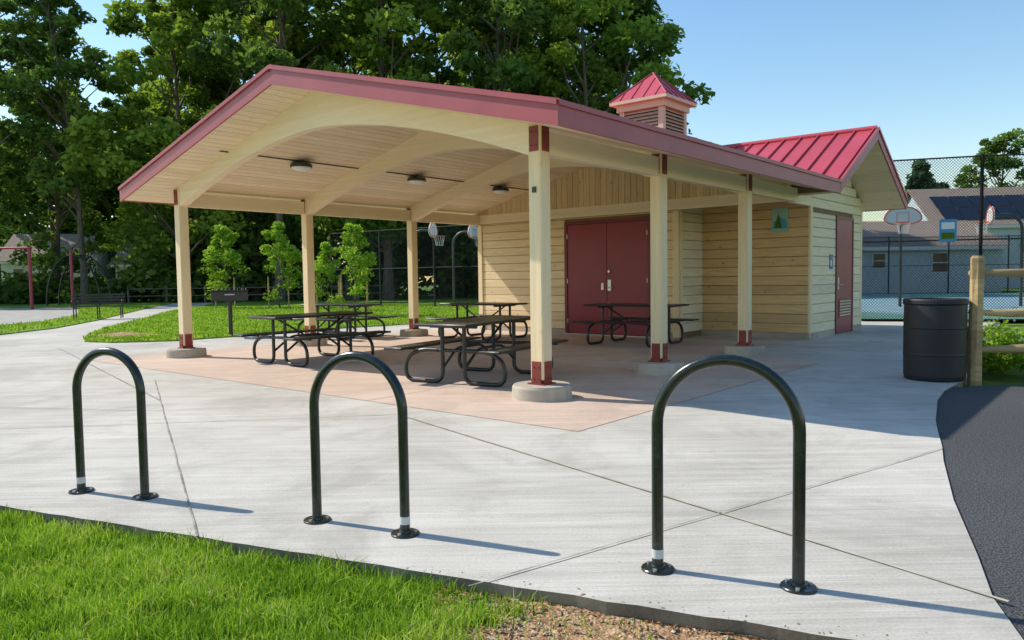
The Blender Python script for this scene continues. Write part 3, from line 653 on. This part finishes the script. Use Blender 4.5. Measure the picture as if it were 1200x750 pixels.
# ---------------------------------------------------------------- basketball hoops
b=MB()
pts=[(.6*math.cos(a),0,.42*math.sin(a) if a<math.pi else .22*math.sin(a)) for a in np.linspace(0,2*math.pi,28,endpoint=False)]
b.prism([(p[0],0,p[2]+3.2) for p in pts],(0,.04,0),'white')
b.tube([(.6*math.cos(a),-.012,3.2+(.42 if math.sin(a)>0 else .22)*math.sin(a)) for a in np.linspace(0,2*math.pi,33)],.02,'orange',5,False)
b.tube([(.225*math.cos(a),-.25+.225*math.sin(a),3.05) for a in np.linspace(0,2*math.pi,21)],.014,'orange',6,False)
b.box(-.2,-.006,3.05,.2,-.001,3.07,'orange'); b.box(-.2,-.006,3.4,.2,-.001,3.42,'orange'); b.box(-.2,-.006,3.07,-.18,-.001,3.4,'orange'); b.box(.18,-.006,3.07,.2,-.001,3.4,'orange')
for k in range(12):
    a=k*.5236; b.tube([(.22*math.cos(a),-.25+.22*math.sin(a),3.04),(.14*math.cos(a+.4),-.25+.14*math.sin(a+.4),2.65)],.006,'white',4)
b.tube(fillet([(0,1.0,0),(0,1.0,3.0),(0,.6,3.35),(0,.04,3.25)],.5),.055,'pole',10)
hp=b.obj('basketball_hoop',None,(14.0,27.2,0),math.radians(-24))
inst(hp,'basketball_hoop',(17.3,27.5,0),math.radians(-112))
inst(hp,'basketball_hoop',(-3.2,31.5,0),math.radians(80)); inst(hp,'basketball_hoop',(-1.6,33,0),math.radians(70))

# ---------------------------------------------------------------- houses
def house(name,x,y,rz,w,d,he,hr,sid,solar=False,wins=()):
    e=empty(name,(x,y,0),rz); b=MB(); b.box(0,0,-.1,w,d,he,sid)
    b.prism([(0,0,he),(0,d,he),(0,d/2,hr-.1)],(w,0,0),sid); b.obj('walls',e)
    b=MB(); sl=(hr-he)/(d/2); o_=.4
    for s_ in (0,1):
        y0=-o_ if s_==0 else d+o_
        b.prism([(-o_,d/2,hr),(-o_,y0,he-o_*sl),(-o_,y0,he-o_*sl+.14),(-o_,d/2,hr+.14)],(w+2*o_,0,0),'shing')
    b.box(-o_,-o_-.05,he-o_*sl-.12,w+o_,-o_-.005,he-o_*sl+.1,'white'); b.obj('roof',e)
    b=MB()
    for (wx,wz,ww,wh) in wins:
        b.box(wx,-.06,wz,wx+ww,-.02,wz+wh,'white'); b.box(wx+.08,-.07,wz+.08,wx+ww-.08,-.055,wz+wh/2-.03,'glass'); b.box(wx+.08,-.07,wz+wh/2+.03,wx+ww-.08,-.055,wz+wh-.08,'glass')
    b.obj('windows',e)
    if solar:
        b=MB()
        for i in range(7):
            for j in range(2):
                xa=.8+i*1.45; ya=.2+j*1.55; za=he+ya*sl+.22; zb=he+(ya+1.45)*sl+.22
                b.prism([(xa,ya,za),(xa+1.35,ya,za),(xa+1.35,ya+1.45,zb),(xa,ya+1.45,zb)],(0,0,.05),'solar')
        b.obj('solar_panels',e)
house('blue_gray_house',20.9,46.5,math.radians(4),9.6,8,2.9,4.55,'hs1',False,[(5.0,1.2,1.1,1.3),(1.2,1.5,.9,1)])
house('pale_blue_house',33.5,60,math.radians(-6),16,9,5.0,8.1,'hs2',True,[(6.2,2.6,1.2,1.6),(10,2.6,1.2,1.6)])
house('white_house',-47,70,.15,8,7,3.6,6.0,'hs3',False,[(1,1.5,1,1.3),(4.8,1.5,1,1.3)])
house('white_house',-37.5,72,0,4.6,5,3.2,5.0,'hs3',False,[(1,1.4,1,1.1)])

# ---------------------------------------------------------------- left park furniture
b=MB(); b.tube([(0,0,0),(0,0,.85)],.05,'blk',10); 
b.bbox(-.4,-.28,.85,.4,.28,1.08,'blk',.015); b.bbox(-.42,-.30,1.08,.42,.02,1.10,'blk',.004)
for k in range(9): b.tube([(-.36+k*.09,-.3,1.12),(-.36+k*.09,.28,1.12)],.008,'steel',5)
b.tube([(-.1,-.42,1.0),(.1,-.42,1.0)],.015,'steel',6); b.tube([(-.1,-.42,1.0),(-.1,-.28,1.0)],.01,'steel',6); b.tube([(.1,-.42,1.0),(.1,-.28,1.0)],.01,'steel',6)
b.obj('park_grill',None,(-6.6,17.75,0),.35)
b=MB()
for k in range(5): b.box(-.85,-.22+k*.1,.43,.85,-.14+k*.1,.46,'blk')
for k in range(4): b.box(-.85,.27+k*.03,.52+k*.1,.85,.30+k*.03,.59+k*.1,'blk')
for s_ in(-.75,0,.75):
    b.tube(fillet([(s_,-.2,.0),(s_,-.2,.42),(s_,.24,.42),(s_,.38,.95)],.06),.022,'blk',6); b.tube([(s_,.24,.42),(s_,.3,0)],.022,'blk',6)
for s_ in(-.8,.8): b.tube(fillet([(s_,-.2,.42),(s_,-.2,.66),(s_,.3,.66)],.08),.02,'blk',6)
b.obj('park_bench',None,(-14.9,27.3,.03),.35)
b=MB()
b.tube([(-24.5,38.7,0),(-24.5,38.7,3.2)],.08,'redp',10); b.tube([(-24.3,42,0),(-24.3,42,3.2)],.08,'redp',10); b.tube([(-32,38.9,3.15),(-24.4,38.7,3.15)],.055,'redp',10); b.tube([(-32,38.9,0),(-32,38.9,3.2)],.08,'redp',10)
for x in (-27,-29.5):
    for d in(-.25,.25): b.tube([(x+d,38.75,3.15),(x+d,38.75,.6)],.012,'blk',5)
    b.box(x-.27,38.63,.56,x+.27,38.87,.61,'blk')
b.obj('swing_set')
b=MB()
for y in (45,46.2): b.tube([(-26+1.6*math.cos(a),y,3.0*math.sin(a)) for a in np.linspace(0,math.pi,17)],.05,'blk',8)
for a in np.linspace(.3,2.8,9): b.tube([(-26+1.6*math.cos(a),45,3.0*math.sin(a)),(-26+1.6*math.cos(a),46.2,3.0*math.sin(a))],.03,'blk',6)
b.obj('arch_climber')
b=MB()
x=-24
while x<-9:
    b.tube([(x,47.5,0),(x,47.5,1.1)],.06,'bark',6)
    for z in (.45,.9): b.tube([(x,47.5,z),(x+2.4,47.5,z)],.04,'bark',5)
    x+=2.4
b.obj('split_rail_fence')
b=MB(); n=24; b.add([(-9.4,18.2,.12)]+[(-9.4+.9*math.cos(a)*(1+.2*math.sin(3*a)),18.2+.6*math.sin(a),.036) for a in np.linspace(0,6.283,n,endpoint=False)],[(0,i+1,(i+1)%n+1) for i in range(n)],'dirt',True); b.obj('soil_mound')

# ---------------------------------------------------------------- light, sky, camera
sd=Vector((-.92,.39,0)).normalized(); EL=math.radians(43)
sun=bpy.data.lights.new('sun','SUN'); sun.energy=5.0; sun.angle=math.radians(.53); sun.color=(1,.95,.85)
so=bpy.data.objects.new('sun',sun); scene.collection.objects.link(so)
d=Vector((sd.x*math.cos(EL),sd.y*math.cos(EL),math.sin(EL))); so.rotation_euler=d.to_track_quat('Z','Y').to_euler()
w=bpy.data.worlds.new('World'); scene.world=w; w.use_nodes=True; nt=w.node_tree
sk=nt.nodes.new('ShaderNodeTexSky'); sk.sky_type='NISHITA'; sk.sun_disc=False; sk.sun_elevation=EL; sk.sun_rotation=math.atan2(sd.x,sd.y); sk.air_density=1.3; sk.dust_density=.3; sk.ozone_density=1.5
hs=nt.nodes.new('ShaderNodeHueSaturation'); hs.inputs['Saturation'].default_value=1.2; hs.inputs['Value'].default_value=1.2
nt.links.new(sk.outputs[0],hs.inputs['Color']); nt.links.new(hs.outputs[0],nt.nodes['Background'].inputs[0]); nt.nodes['Background'].inputs[1].default_value=.15
cam=bpy.data.cameras.new('camera'); cam.lens=888.2/1200*36; cam.sensor_width=36; cam.clip_end=1500; cam.clip_start=.05
co=bpy.data.objects.new('camera',cam); scene.collection.objects.link(co)
co.matrix_world=Matrix.Translation((0,0,1.3))@Matrix.Rotation(math.radians(90-3.213),4,'X')@Matrix.Rotation(math.radians(-.811),4,'Z')
scene.camera=co
